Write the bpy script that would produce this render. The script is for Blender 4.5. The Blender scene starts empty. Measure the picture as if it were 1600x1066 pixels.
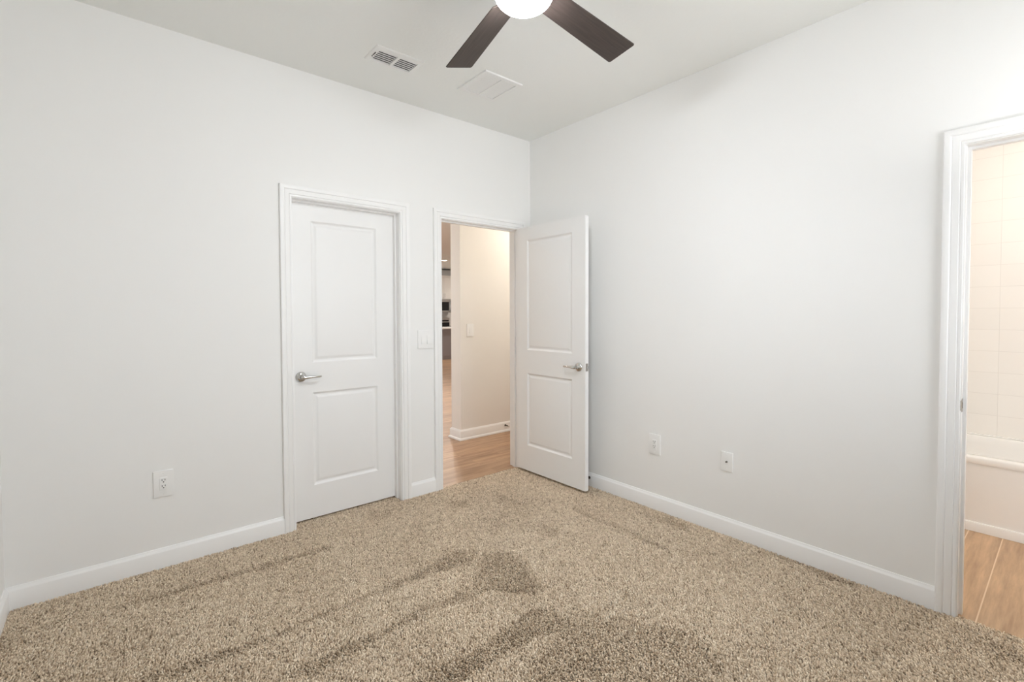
import bpy, bmesh, math, random
import numpy as np
from mathutils import Matrix, Vector

C = bpy.context.scene.collection
SC = bpy.context.scene
PI = math.pi

# ------------------------------------------------------------------ camera
cam_data = bpy.data.cameras.new('camera')
cam_data.sensor_width = 36.0
cam_data.lens = 36.0 * 740.58 / 1600.0
cam_data.shift_y = -24.593 / 1600.0
cam_data.clip_start = 0.05
cam = bpy.data.objects.new('camera', cam_data)
C.objects.link(cam)
_R = Vector((0.7658482, -0.64301281, -0.00332653))
_U = Vector((0.01894828, 0.01739635, 0.99966911))
_F = Vector((0.64274218, 0.76565782, -0.02550695))
m = Matrix.Identity(4)
for i in range(3):
    m[i][0], m[i][1], m[i][2] = _R[i], _U[i], -_F[i]
m.translation = (-2.80561502, -3.09189661, 1.33950326)
cam.matrix_world = m
SC.camera = cam

# ------------------------------------------------------------------ view, sky, daylight
SC.view_settings.view_transform = 'Standard'
SC.view_settings.look = 'None'
SC.view_settings.gamma = 1.0
SC.view_settings.use_curve_mapping = False
SC.view_settings.exposure = 0.0                # tuned with the lamps below
SC.cycles.max_bounces = 16
SC.cycles.diffuse_bounces = 12
SC.cycles.caustics_reflective = False
SC.cycles.caustics_refractive = False
SC.cycles.sample_clamp_indirect = 6.0

world = bpy.data.worlds.new('sky')
SC.world = world
world.use_nodes = True
wn = world.node_tree
wn.nodes.clear()
wo = wn.nodes.new('ShaderNodeOutputWorld')
wb = wn.nodes.new('ShaderNodeBackground')
SKY, LOWER_GLOW = 5.8, 6.8                    # bright overcast sky above; lower half raised to throw light onto the ceiling
w_geo = wn.nodes.new('ShaderNodeTexCoord')
w_sep = wn.nodes.new('ShaderNodeSeparateXYZ')
w_map = wn.nodes.new('ShaderNodeMapRange')
w_map.inputs['From Min'].default_value = -0.03
w_map.inputs['From Max'].default_value = 0.03
w_mix = wn.nodes.new('ShaderNodeMix')
w_mix.data_type = 'RGBA'
w_mix.inputs[6].default_value = (0.98 * LOWER_GLOW, 1.0 * LOWER_GLOW, 1.02 * LOWER_GLOW, 1)
w_mix.inputs[7].default_value = (0.93 * SKY, 0.99 * SKY, 1.05 * SKY, 1)
wn.links.new(w_geo.outputs['Generated'], w_sep.inputs[0])
wn.links.new(w_sep.outputs['Z'], w_map.inputs['Value'])
wn.links.new(w_map.outputs[0], w_mix.inputs[0])
wn.links.new(w_mix.outputs[2], wb.inputs['Color'])
wn.links.new(wb.outputs[0], wo.inputs[0])


def area_light(name, loc, rot, sx, sy, watts, col=(1, 1, 1), portal=False, spread=PI):
    d = bpy.data.lights.new(name, 'AREA')
    d.shape = 'RECTANGLE'
    d.size, d.size_y = sx, sy
    d.energy = watts
    d.color = col
    d.spread = spread
    o = bpy.data.objects.new(name, d)
    o.location = loc
    o.rotation_euler = rot
    C.objects.link(o)
    if portal:
        d.cycles.is_portal = True
    return o


ROOM_H = 2.8345
FRONT = -3.62           # inner face of the wall behind the camera
LEFT = -3.2076
# window opening in the wall behind the camera, added window opening in the left wall
WIN = (-1.70, -0.15, 0.75, 2.30)
FILL_WIN3 = (2.60, 8.40, 0.20, 2.40)            # unseen great room window, added for neutral fill light
FILL_WIN2 = (-3.50, -2.80, 1.75, 2.40)  # unseen high window, shaped to brighten the upper right wall
area_light('window_daylight', ((WIN[0] + WIN[1]) / 2, FRONT - 0.14, (WIN[2] + WIN[3]) / 2), (PI / 2, 0, 0),
           WIN[1] - WIN[0], WIN[3] - WIN[2], 0, portal=True)
area_light('window_daylight', (LEFT - 0.14, (FILL_WIN2[0] + FILL_WIN2[1]) / 2, (FILL_WIN2[2] + FILL_WIN2[3]) / 2), (0, -PI / 2, 0),
           FILL_WIN2[3] - FILL_WIN2[2], FILL_WIN2[1] - FILL_WIN2[0], 0, portal=True)

area_light('window_daylight', (-4.12, (FILL_WIN3[0] + FILL_WIN3[1]) / 2, (FILL_WIN3[2] + FILL_WIN3[3]) / 2), (0, -PI / 2, 0),
           FILL_WIN3[3] - FILL_WIN3[2], FILL_WIN3[1] - FILL_WIN3[0], 0, portal=True)

# ------------------------------------------------------------------ materials
MATS = {}


def lin(c):
    return tuple(((v / 12.92) if v <= 0.04045 else ((v + 0.055) / 1.055) ** 2.4) for v in c)


def base_mat(name, color, rough=0.5, metal=0.0, spec=0.5):
    mt = bpy.data.materials.new(name)
    mt.use_nodes = True
    b = mt.node_tree.nodes['Principled BSDF']
    b.inputs['Base Color'].default_value = (*color, 1)
    b.inputs['Roughness'].default_value = rough
    b.inputs['Metallic'].default_value = metal
    b.inputs['Specular IOR Level'].default_value = spec
    MATS[name] = mt
    return mt, mt.node_tree, b


def node(nt, kind, **kw):
    n = nt.nodes.new(kind)
    for k, v in kw.items():
        setattr(n, k, v)
    return n


def add_bump(nt, b, scale, strength, dist, detail=3.0, vec='Object'):
    tc = node(nt, 'ShaderNodeTexCoord')
    nz = node(nt, 'ShaderNodeTexNoise')
    nz.inputs['Scale'].default_value = scale
    nz.inputs['Detail'].default_value = detail
    bp = node(nt, 'ShaderNodeBump')
    bp.inputs['Strength'].default_value = strength
    bp.inputs['Distance'].default_value = dist
    nt.links.new(tc.outputs[vec], nz.inputs['Vector'])
    nt.links.new(nz.outputs['Fac'], bp.inputs['Height'])
    nt.links.new(bp.outputs[0], b.inputs['Normal'])
    return nz


def simple(name, color, rough=0.5, metal=0.0, spec=0.5, bump=None):
    mt, nt, b = base_mat(name, color, rough, metal, spec)
    if bump:
        add_bump(nt, b, *bump)
    return mt


simple('wall_paint', (0.85, 0.85, 0.84), 0.6, 0, 0.3, (160, 0.06, 0.002))
simple('ceiling_paint', (0.825, 0.835, 0.815), 0.9, 0, 0.15, (55, 0.25, 0.004))
simple('hall_paint', (0.83, 0.81, 0.775), 0.6, 0, 0.3, (160, 0.06, 0.002))
simple('trim_paint', (0.87, 0.87, 0.865), 0.33, 0, 0.4, (90, 0.015, 0.001))
simple('door_paint', (0.86, 0.86, 0.855), 0.36, 0, 0.4, (110, 0.02, 0.001))
simple('plate_plastic', (0.86, 0.86, 0.85), 0.28, 0, 0.5, (200, 0.01, 0.0005))
simple('slot_dark', (0.02, 0.02, 0.02), 0.6, 0, 0.3, (200, 0.02, 0.0005))
simple('chrome', (0.66, 0.655, 0.64), 0.12, 1.0, 0.5, (140, 0.01, 0.0004))
simple('satin_nickel', (0.42, 0.40, 0.37), 0.32, 1.0, 0.5, (140, 0.02, 0.0004))
simple('dark_bronze', (0.10, 0.085, 0.07), 0.4, 0.8, 0.5, (140, 0.02, 0.0004))
simple('rubber', (0.75, 0.74, 0.72), 0.7, 0, 0.3, (140, 0.02, 0.0004))
simple('vent_metal', (0.80, 0.80, 0.785), 0.4, 0, 0.5, (120, 0.02, 0.0005))
simple('duct_dark', (0.05, 0.05, 0.052), 0.7, 0, 0.3, (40, 0.1, 0.001))
simple('tub_acrylic', (0.86, 0.85, 0.83), 0.16, 0, 0.5, (30, 0.01, 0.001))
simple('cabinet_paint', (0.72, 0.69, 0.65), 0.4, 0, 0.4, (80, 0.02, 0.0008))
simple('island_paint', (0.28, 0.265, 0.28), 0.45, 0, 0.4, (80, 0.02, 0.0008))
simple('quartz', (0.84, 0.83, 0.81), 0.2, 0, 0.5, (25, 0.02, 0.0005))
simple('stainless', (0.60, 0.60, 0.59), 0.3, 1.0, 0.5, (120, 0.03, 0.0005))
simple('black_glass', (0.012, 0.012, 0.013), 0.12, 0, 0.5, (30, 0.01, 0.0003))
simple('soffit_shade', (0.40, 0.41, 0.41), 0.5, 0, 0.3, (120, 0.03, 0.001))  # shade on the kitchen soffit, put into its colour
simple('fan_metal', (0.36, 0.34, 0.32), 0.35, 1.0, 0.5, (120, 0.02, 0.0004))
simple('window_vinyl', (0.85, 0.85, 0.84), 0.35, 0, 0.5, (120, 0.02, 0.0005))
simple('backing', (0.28, 0.24, 0.19), 0.95, 0, 0.1, (400, 0.4, 0.004))


def glow(name, color, strength):
    mt, nt, b = base_mat(name, (0.9, 0.9, 0.88), 0.4)
    b.inputs['Emission Color'].default_value = (*color, 1)
    b.inputs['Emission Strength'].default_value = strength
    nz = add_bump(nt, b, 60, 0.01, 0.0005)
    return mt


FAN_GLOW = 134.0
glow('fan_glass', (0.945, 0.985, 1.035), FAN_GLOW)
glow('lamp_lens', (1.0, 0.86, 0.68), 22.0)
BATH_GLOW = 35.0
glow('bath_glass', (1.0, 0.95, 0.89), BATH_GLOW)


def wood_plank(name, c1, c2, groove, plank_w, plank_l, groove_size, off=(0, 0), rough=0.35, row_off=0.37):
    """planks along x of object space"""
    mt, nt, b = base_mat(name, (0.4, 0.3, 0.2), rough, 0, 0.4)
    tc = node(nt, 'ShaderNodeTexCoord')
    mp = node(nt, 'ShaderNodeMapping')
    mp.inputs['Location'].default_value = (off[0], off[1], 0)
    nt.links.new(tc.outputs['Object'], mp.inputs['Vector'])
    br = node(nt, 'ShaderNodeTexBrick')
    br.offset = row_off
    br.inputs['Scale'].default_value = 1.0
    br.inputs['Brick Width'].default_value = plank_l
    br.inputs['Row Height'].default_value = plank_w
    br.inputs['Mortar Size'].default_value = groove_size
    br.inputs['Mortar Smooth'].default_value = 0.2
    br.inputs['Color1'].default_value = (0, 0, 0, 1)
    br.inputs['Color2'].default_value = (1, 1, 1, 1)
    br.inputs['Mortar'].default_value = (0.5, 0.5, 0.5, 1)
    nt.links.new(mp.outputs[0], br.inputs['Vector'])
    # grain: stretched noise, shifted per plank
    sc = node(nt, 'ShaderNodeMapping')
    sc.inputs['Scale'].default_value = (1.6, 16.0, 1.0)
    nt.links.new(tc.outputs['Object'], sc.inputs['Vector'])
    addv = node(nt, 'ShaderNodeVectorMath', operation='ADD')
    nt.links.new(sc.outputs[0], addv.inputs[0])
    mulv = node(nt, 'ShaderNodeVectorMath', operation='SCALE')
    mulv.inputs['Scale'].default_value = 7.0
    nt.links.new(br.outputs['Color'], mulv.inputs[0])
    nt.links.new(mulv.outputs[0], addv.inputs[1])
    n1 = node(nt, 'ShaderNodeTexNoise')
    n1.inputs['Scale'].default_value = 1.6
    n1.inputs['Detail'].default_value = 7.0
    n1.inputs['Roughness'].default_value = 0.62
    n1.inputs['Distortion'].default_value = 0.12
    nt.links.new(addv.outputs[0], n1.inputs['Vector'])
    ramp = node(nt, 'ShaderNodeValToRGB')
    ramp.color_ramp.elements[0].position = 0.32
    ramp.color_ramp.elements[0].color = (*c1, 1)
    ramp.color_ramp.elements[1].position = 0.68
    ramp.color_ramp.elements[1].color = (*c2, 1)
    nt.links.new(n1.outputs['Fac'], ramp.inputs[0])
    hsv = node(nt, 'ShaderNodeHueSaturation')
    mr = node(nt, 'ShaderNodeMapRange')
    mr.inputs['To Min'].default_value = 0.86
    mr.inputs['To Max'].default_value = 1.10
    nt.links.new(br.outputs['Color'], mr.inputs['Value'])
    nt.links.new(mr.outputs[0], hsv.inputs['Value'])
    nt.links.new(ramp.outputs[0], hsv.inputs['Color'])
    mix = node(nt, 'ShaderNodeMix', data_type='RGBA')
    nt.links.new(br.outputs['Fac'], mix.inputs[0])
    nt.links.new(hsv.outputs[0], mix.inputs[6])
    mix.inputs[7].default_value = (*groove, 1)
    nt.links.new(mix.outputs[2], b.inputs['Base Color'])
    bp = node(nt, 'ShaderNodeBump')
    bp.inputs['Strength'].default_value = 0.12
    bp.inputs['Distance'].default_value = 0.002
    nt.links.new(n1.outputs['Fac'], bp.inputs['Height'])
    nt.links.new(bp.outputs[0], b.inputs['Normal'])
    return mt


wood_plank('hall_wood', lin((0.57, 0.44, 0.34)), lin((0.74, 0.61, 0.49)), lin((0.55, 0.44, 0.35)), 0.146, 0.9, 0.0012)
wood_plank('bath_wood', lin((0.68, 0.55, 0.43)), lin((0.87, 0.73, 0.58)), lin((0.90, 0.81, 0.70)), 0.146, 1.6, 0.0028,
           off=(0.1, 2.834), row_off=0.04)


def blade_wood():
    mt, nt, b = base_mat('blade_wood', (0.05, 0.035, 0.03), 0.5, 0, 0.35)
    tc = node(nt, 'ShaderNodeTexCoord')
    mp = node(nt, 'ShaderNodeMapping')
    mp.inputs['Scale'].default_value = (3.0, 60.0, 20.0)
    nz = node(nt, 'ShaderNodeTexNoise')
    nz.inputs['Scale'].default_value = 2.0
    nz.inputs['Detail'].default_value = 6.0
    rp = node(nt, 'ShaderNodeValToRGB')
    rp.color_ramp.elements[0].position = 0.3
    rp.color_ramp.elements[0].color = (*lin((0.215, 0.18, 0.165)), 1)
    rp.color_ramp.elements[1].position = 0.7
    rp.color_ramp.elements[1].color = (*lin((0.275, 0.235, 0.215)), 1)
    nt.links.new(tc.outputs['Object'], mp.inputs[0])
    nt.links.new(mp.outputs[0], nz.inputs['Vector'])
    nt.links.new(nz.outputs['Fac'], rp.inputs[0])
    nt.links.new(rp.outputs[0], b.inputs['Base Color'])


blade_wood()


def tile_mat():
    """0.152 m square tiles in the y z plane of object space"""
    mt, nt, b = base_mat('white_tile', (0.84, 0.82, 0.79), 0.25, 0, 0.5)
    tc = node(nt, 'ShaderNodeTexCoord')
    sep = node(nt, 'ShaderNodeSeparateXYZ')
    com = node(nt, 'ShaderNodeCombineXYZ')
    nt.links.new(tc.outputs['Object'], sep.inputs[0])
    nt.links.new(sep.outputs['Y'], com.inputs['X'])
    nt.links.new(sep.outputs['Z'], com.inputs['Y'])
    mp = node(nt, 'ShaderNodeMapping')
    mp.inputs['Location'].default_value = (2.744 + 0.3048 * 10, -1.973 + 0.1524 * 20, 0)
    nt.links.new(com.outputs[0], mp.inputs['Vector'])
    br = node(nt, 'ShaderNodeTexBrick')
    br.offset = 0.0
    br.inputs['Scale'].default_value = 1.0
    br.inputs['Brick Width'].default_value = 0.3048
    br.inputs['Row Height'].default_value = 0.1524
    br.inputs['Mortar Size'].default_value = 0.0016
    br.inputs['Mortar Smooth'].default_value = 0.3
    br.inputs['Color1'].default_value = (0.85, 0.825, 0.79, 1)
    br.inputs['Color2'].default_value = (0.83, 0.805, 0.77, 1)
    br.inputs['Mortar'].default_value = (0.74, 0.715, 0.68, 1)
    nt.links.new(mp.outputs[0], br.inputs['Vector'])
    nt.links.new(br.outputs['Color'], b.inputs['Base Color'])
    bp = node(nt, 'ShaderNodeBump', invert=True)
    bp.inputs['Strength'].default_value = 0.3
    bp.inputs['Distance'].default_value = 0.001
    nt.links.new(br.outputs['Fac'], bp.inputs['Height'])
    nt.links.new(bp.outputs[0], b.inputs['Normal'])


tile_mat()


def carpet_mat():
    mt, nt, b = base_mat('carpet_yarn', (0.4, 0.33, 0.26), 0.95, 0, 0.1)
    at = node(nt, 'ShaderNodeAttribute', attribute_name='yarn')
    rp = node(nt, 'ShaderNodeValToRGB')
    els = rp.color_ramp.elements
    els[0].position = 0.0
    els[0].color = (*lin((0.61, 0.53, 0.445)), 1)
    els[1].position = 1.0
    els[1].color = (*lin((1.0, 0.945, 0.86)), 1)
    for p, c in ((0.25, (0.79, 0.71, 0.61)), (0.6, (0.90, 0.825, 0.73))):
        e = els.new(p)
        e.color = (*lin(c), 1)
    nt.links.new(at.outputs['Fac'], rp.inputs[0])
    nt.links.new(rp.outputs[0], b.inputs['Base Color'])


carpet_mat()


def glass_mat():
    mt, nt, b = base_mat('window_glass', (1, 1, 1), 0.0)
    nt.nodes.remove(b)
    out = nt.nodes['Material Output']
    tr = node(nt, 'ShaderNodeBsdfTransparent')
    gl = node(nt, 'ShaderNodeBsdfGlossy')
    gl.inputs['Roughness'].default_value = 0.02
    fr = node(nt, 'ShaderNodeFresnel')
    mx = node(nt, 'ShaderNodeMixShader')
    nt.links.new(fr.outputs[0], mx.inputs[0])
    nt.links.new(tr.outputs[0], mx.inputs[1])
    nt.links.new(gl.outputs[0], mx.inputs[2])
    nt.links.new(mx.outputs[0], out.inputs['Surface'])


glass_mat()


# ------------------------------------------------------------------ mesh helpers
class MB:
    def __init__(self):
        self.bm = bmesh.new()

    def box(self, lo, hi, bevel=0.0, seg=2, mat=None):
        lo, hi = Vector(lo), Vector(hi)
        t = bmesh.new()
        bmesh.ops.create_cube(t, size=1.0)
        c, s = (lo + hi) / 2, hi - lo
        for v in t.verts:
            v.co = Vector((v.co.x * s.x, v.co.y * s.y, v.co.z * s.z)) + c
        if bevel > 0:
            bmesh.ops.bevel(t, geom=list(t.edges), offset=bevel, segments=seg, profile=0.7, affect='EDGES')
        if mat is not None:
            bmesh.ops.transform(t, matrix=mat, verts=list(t.verts))
        self._merge(t)
        return self

    def _merge(self, t):
        me = bpy.data.meshes.new('tmp')
        t.to_mesh(me)
        t.free()
        self.bm.from_mesh(me)
        bpy.data.meshes.remove(me)

    def rings(self, rings, close=True, cap0=False, cap1=False):
        vs = [[self.bm.verts.new(p) for p in r] for r in rings]
        n = len(rings[0])
        for a, b in zip(vs, vs[1:]):
            for i in range(n if close else n - 1):
                j = (i + 1) % n
                try:
                    self.bm.faces.new((a[i], a[j], b[j], b[i]))
                except ValueError:
                    pass
        if cap0:
            self.bm.faces.new(list(reversed(vs[0])))
        if cap1:
            self.bm.faces.new(vs[-1])
        return self

    def lathe(self, prof, origin, axis='z', n=32, cap0=True, cap1=True):
        rr = []
        o = Vector(origin)
        for r, h in prof:
            ring = []
            for k in range(n):
                a = 2 * PI * k / n
                x, y = r * math.cos(a), r * math.sin(a)
                if axis == 'z':
                    p = Vector((x, y, h))
                elif axis == 'y':
                    p = Vector((x, h, -y))
                else:
                    p = Vector((h, x, y))
                ring.append(o + p)
            rr.append(ring)
        return self.rings(rr, True, cap0, cap1)

    def tube(self, pts, radii, n=12, flat=1.0, up=(0, 0, 1)):
        """round (or flattened) bar along pts"""
        pts = [Vector(p) for p in pts]
        if not hasattr(radii, '__len__'):
            radii = [radii] * len(pts)
        rr = []
        for i, p in enumerate(pts):
            d = (pts[min(i + 1, len(pts) - 1)] - pts[max(i - 1, 0)]).normalized()
            u = Vector(up)
            if abs(d.dot(u)) > 0.95:
                u = Vector((1, 0, 0))
            s = d.cross(u).normalized()
            w = s.cross(d).normalized()
            rr.append([p + s * radii[i] * math.cos(2 * PI * k / n) + w * radii[i] * flat * math.sin(2 * PI * k / n)
                       for k in range(n)])
        return self.rings(rr, True, True, True)

    def build(self, name, mat, parent=None, smooth=35, loc=None, rot=None):
        bmesh.ops.remove_doubles(self.bm, verts=list(self.bm.verts), dist=1e-6)
        bmesh.ops.recalc_face_normals(self.bm, faces=list(self.bm.faces))
        me = bpy.data.meshes.new(name)
        self.bm.to_mesh(me)
        self.bm.free()
        me.materials.append(MATS[mat])
        if smooth:
            me.polygons.foreach_set('use_smooth', [True] * len(me.polygons))
            me.set_sharp_from_angle(angle=math.radians(smooth))
        o = bpy.data.objects.new(name, me)
        C.objects.link(o)
        if parent:
            o.parent = parent
        if loc is not None:
            o.location = loc
        if rot is not None:
            o.rotation_euler = rot
        return o


def tag(o, label=None, cat=None, group=None, kind=None):
    if label:
        o['label'] = label
    if cat:
        o['category'] = cat
    if group:
        o['group'] = group
    if kind:
        o['kind'] = kind
    return o


def empty(name, loc, rotz=0.0):
    o = bpy.data.objects.new(name, None)
    o.empty_display_size = 0.1
    C.objects.link(o)
    o.location = loc
    o.rotation_euler = (0, 0, rotz)
    return o


def copy_tree(o, parent=None):
    c = o.copy()
    C.objects.link(c)
    if parent:
        c.parent = parent
    for ch in list(o.children):
        copy_tree(ch, c)
    return c


def boxes(name, mat, lst, label=None, cat=None, bevel=0.0):
    b = MB()
    for lo, hi in lst:
        b.box(lo, hi, bevel)
    o = b.build(name, mat, smooth=None)
    return tag(o, label, cat, kind='structure')


# ------------------------------------------------------------------ room shell
T = 0.115                                   # wall thickness
# closet opening, bedroom opening (wall y = 0); bath opening (wall x = 0)
CX0, CX1 = -1.9655, -1.2456                 # casing inner edges
BX0, BX1 = -0.9072, -0.1360
BY0, BY1 = -2.7734, -3.4900
HI = 2.055                                  # casing inner edge height
CASE = 0.0686
RV = 0.004                                  # casing reveal
JT = 0.018                                  # jamb lining thickness
H = ROOM_H


def opening(a, b):                          # rough opening behind the jamb lining
    return min(a, b) - 0.010, max(a, b) + 0.010


c0, c1 = opening(CX0, CX1)
b0, b1 = opening(BX0, BX1)
RH = HI + 0.012
boxes('wall_back', 'wall_paint', [
    ((LEFT - 0.2, 0, -0.05), (c0, T, H)), ((c0, 0, RH), (c1, T, H)), ((c1, 0, -0.05), (b0, T, H)),
    ((b0, 0, RH), (b1, T, H)), ((b1, 0, -0.05), (2.2, T, H))],
    'white wall with the closed closet door and the open bedroom doorway', 'wall')
y0, y1 = opening(BY0, BY1)
boxes('wall_right', 'wall_paint', [
    ((0, y1, -0.05), (T, 0, H)), ((0, y0, RH), (T, y1, H)), ((0, FRONT - 0.2, -0.05), (T, y0, H))],
    'plain white wall right of the room corner, with outlet and bathroom doorway', 'wall')
boxes('wall_left', 'wall_paint', [((LEFT - T, FRONT - 0.2, -0.05), (LEFT, FILL_WIN2[0], H)), ((LEFT - T, FILL_WIN2[1], -0.05), (LEFT, 0, H)),
                                   ((LEFT - T, FILL_WIN2[0], -0.05), (LEFT, FILL_WIN2[1], FILL_WIN2[2])), ((LEFT - T, FILL_WIN2[0], FILL_WIN2[3]), (LEFT, FILL_WIN2[1], H))],
      'white wall at the left edge, only its baseboard foot in view', 'wall')
boxes('wall_front', 'wall_paint', [
    ((LEFT, FRONT - T, -0.05), (WIN[0], FRONT, H)), ((WIN[1], FRONT - T, -0.05), (0, FRONT, H)),
    ((WIN[0], FRONT - T, -0.05), (WIN[1], FRONT, WIN[2])), ((WIN[0], FRONT - T, WIN[3]), (WIN[1], FRONT, H))],
    'white wall with a window behind the camera', 'wall')
boxes('ceiling', 'ceiling_paint', [((LEFT - 0.2, FRONT - 0.2, H), (T, T, H + 0.1))],
      'light grey textured bedroom ceiling around the fan and two vents', 'ceiling')
boxes('floor', 'backing', [((LEFT - 0.2, FRONT - 0.2, -0.06), (0.012, 0.012, -0.008)),
                           ((-2.4, 0.012, -0.06), (-0.95, 0.8, -0.008))],
      'bedroom floor under the beige carpet', 'floor')

# closet behind the closed door
boxes('wall_closet', 'wall_paint', [((-2.45, 0.72, -0.05), (-0.99, 0.78, H)), ((-2.45, T, -0.05), (-2.39, 0.72, H)),
                                    ((-0.99, T, -0.05), (-0.93, 0.78, H)), ((-2.45, T, 2.5), (-0.93, 0.78, 2.56))],
      'closet shell behind the closed white door', 'wall')

# hall, great room
boxes('floor_hall', 'hall_wood', [((-4.0, 0.012, -0.06), (9.5, 11.6, -0.004))],
      'brown wood-look plank floor running from the bedroom doorway to the kitchen', 'floor')
boxes('ceiling_hall', 'ceiling_paint', [((-4.0, T, H), (9.5, 11.6, H + 0.1))],
      'ceiling over the hall and kitchen seen through the doorway', 'ceiling')
PX, PY0, PY1 = -0.018, 1.075, 1.253
boxes('wall_hall', 'hall_paint', [((PX, PY0, -0.05), (2.2, PY1, H))],
      'cream hall wall facing the bedroom doorway, ending in a corner', 'wall')
boxes('wall_hall_end', 'hall_paint', [((1.75, T, -0.05), (1.85, PY0, H))], 'end wall of the short hall, out of view', 'wall')
boxes('wall_great_room', 'hall_paint', [((-4.1, T, -0.05), (-4.0, FILL_WIN3[0], H)), ((-4.1, FILL_WIN3[1], -0.05), (-4.0, 11.6, H)),
                                        ((-4.1, FILL_WIN3[0], -0.05), (-4.0, FILL_WIN3[1], FILL_WIN3[2])), ((-4.1, FILL_WIN3[0], FILL_WIN3[3]), (-4.0, FILL_WIN3[1], H)), ((9.5, PY1, -0.05), (9.6, 11.6, H)),
                                        ((2.1, PY1 - 0.1, -0.05), (9.6, PY1, H)), ((-4.1, T - 0.1, -0.05), (-3.3, T, H))],
      'outer walls of the great room, out of view', 'wall')
KY = 10.81
boxes('wall_kitchen', 'hall_paint', [((-4.0, KY, -0.05), (9.5, KY + 0.1, H))],
      'pale kitchen wall behind the range and microwave', 'wall')
boxes('trim_5', 'soffit_shade', [((4.2, KY - 0.34, 2.60), (7.1, KY, 2.78))],
      'soffit above the kitchen upper cabinet, its shade painted grey', 'trim')

# bathroom
boxes('floor_bath', 'bath_wood', [((0.012, -4.3, -0.06), (2.05, -1.8, -0.004))],
      'light brown wood-look plank floor in the bathroom doorway', 'floor')
boxes('ceiling_bath', 'hall_paint', [((T, -4.3, 2.60), (2.05, -1.8, 2.70))], 'bathroom ceiling, out of view', 'ceiling')
boxes('wall_bath_right', 'white_tile', [((1.962, -4.3, -0.05), (2.06, -1.8, 2.65))],
      'white tiled wall behind the bathtub', 'wall')
boxes('wall_bath_back', 'hall_paint', [((T, -1.9, -0.05), (2.0, -1.8, 2.65))], 'bathroom wall at the left end of the tub', 'wall')
boxes('wall_bath_front', 'hall_paint', [((T, -4.3, -0.05), (2.0, -4.2, 2.65))], 'far bathroom wall, out of view', 'wall')

# ------------------------------------------------------------------ baseboards
BB = [(0.0, -0.008), (0.0150, -0.008), (0.0150, 0.0850), (0.0135, 0.0885), (0.0085, 0.0940), (0.0060, 0.0990), (0.0045, 0.1030), (0.0, 0.1045)]


def baseboard(name, p, q, nrm, label, prof=BB, mat='trim_paint', e0=0.0, e1=0.0):
    """profile run from p to q (xy), standing out along nrm; e0/e1 = mitre factors at the ends"""
    p, q, nrm = Vector((*p, 0)), Vector((*q, 0)), Vector((*nrm, 0))
    d = (q - p).normalized()
    r0 = [p + nrm * t + d * (t * e0) + Vector((0, 0, z)) for t, z in prof]
    r1 = [q + nrm * t + d * (t * e1) + Vector((0, 0, z)) for t, z in prof]
    b = MB()
    b.rings([r0, r1], True, True, True)
    return tag(b.build(name, mat, smooth=30), label, 'baseboard', kind='structure')


baseboard('baseboard_back', (LEFT, 0), (CX0 - CASE, 0), (0, -1), 'white baseboard on the back wall left of the closet door', e0=1)
baseboard('baseboard_back', (CX1 + CASE, 0), (BX0 - CASE, 0), (0, -1), 'short white baseboard between the closet door and the bedroom doorway')
baseboard('baseboard_back', (BX1 + CASE, 0), (0, 0), (0, -1), 'scrap of white baseboard in the room corner behind the open door', e1=-1)
baseboard('baseboard_right', (0, 0), (0, BY0 + CASE), (-1, 0), 'long white baseboard under the outlets on the right wall', e0=1)
baseboard('baseboard_right', (0, BY1 - CASE), (0, FRONT), (-1, 0), 'white baseboard right of the bathroom doorway, out of view')
baseboard('baseboard_left', (LEFT, 0), (LEFT, FRONT), (1, 0), 'white baseboard on the left wall at the lower left edge', e0=1)
baseboard('baseboard_front', (LEFT, FRONT), (0, FRONT), (0, 1), 'white baseboard behind the camera')
# hall baseboards carry a shoe moulding at their foot
HB = [(0.0, -0.004), (0.0290, -0.004), (0.0290, 0.006), (0.0265, 0.0125), (0.0210, 0.0170), (0.0150, 0.0185), (0.0150, 0.0870), (0.0135, 0.0905),
      (0.0085, 0.0960), (0.0060, 0.1010), (0.0045, 0.1040), (0.0, 0.1055)]
baseboard('baseboard_hall', (PX, PY0), (1.75, PY0), (0, -1), 'cream baseboard along the hall wall seen through the doorway', HB, e0=-1)
baseboard('baseboard_hall', (PX, PY1), (PX, PY0), (-1, 0), 'cream baseboard on the narrow end of the hall wall', HB, e0=-1, e1=1)

# ------------------------------------------------------------------ door casings and jambs
CP = [(0.0, 0.0), (0.0, 0.0085), (0.002, 0.0097), (0.010, 0.0097), (0.013, 0.0076), (0.016, 0.0118), (0.020, 0.0128), (0.038, 0.0143), (0.041, 0.0126),
      (0.0445, 0.0170), (0.050, 0.0190), (0.060, 0.0190), (0.066, 0.0178), (0.0686, 0.0150), (0.0686, 0.0)]


def casing(b, u0, u1, ztop, tr):
    rr = []
    path = [(-1, 0), (-1, 1), (1, 1), (1, 0)]
    for s, k in path:
        ring = []
        for w, t in CP:
            u = (u0 - w) if s < 0 else (u1 + w)
            z = ztop + w if k else -0.006
            ring.append(tr(u, t, z))
        rr.append(ring)
    b.rings(rr, True, True, True)


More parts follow.
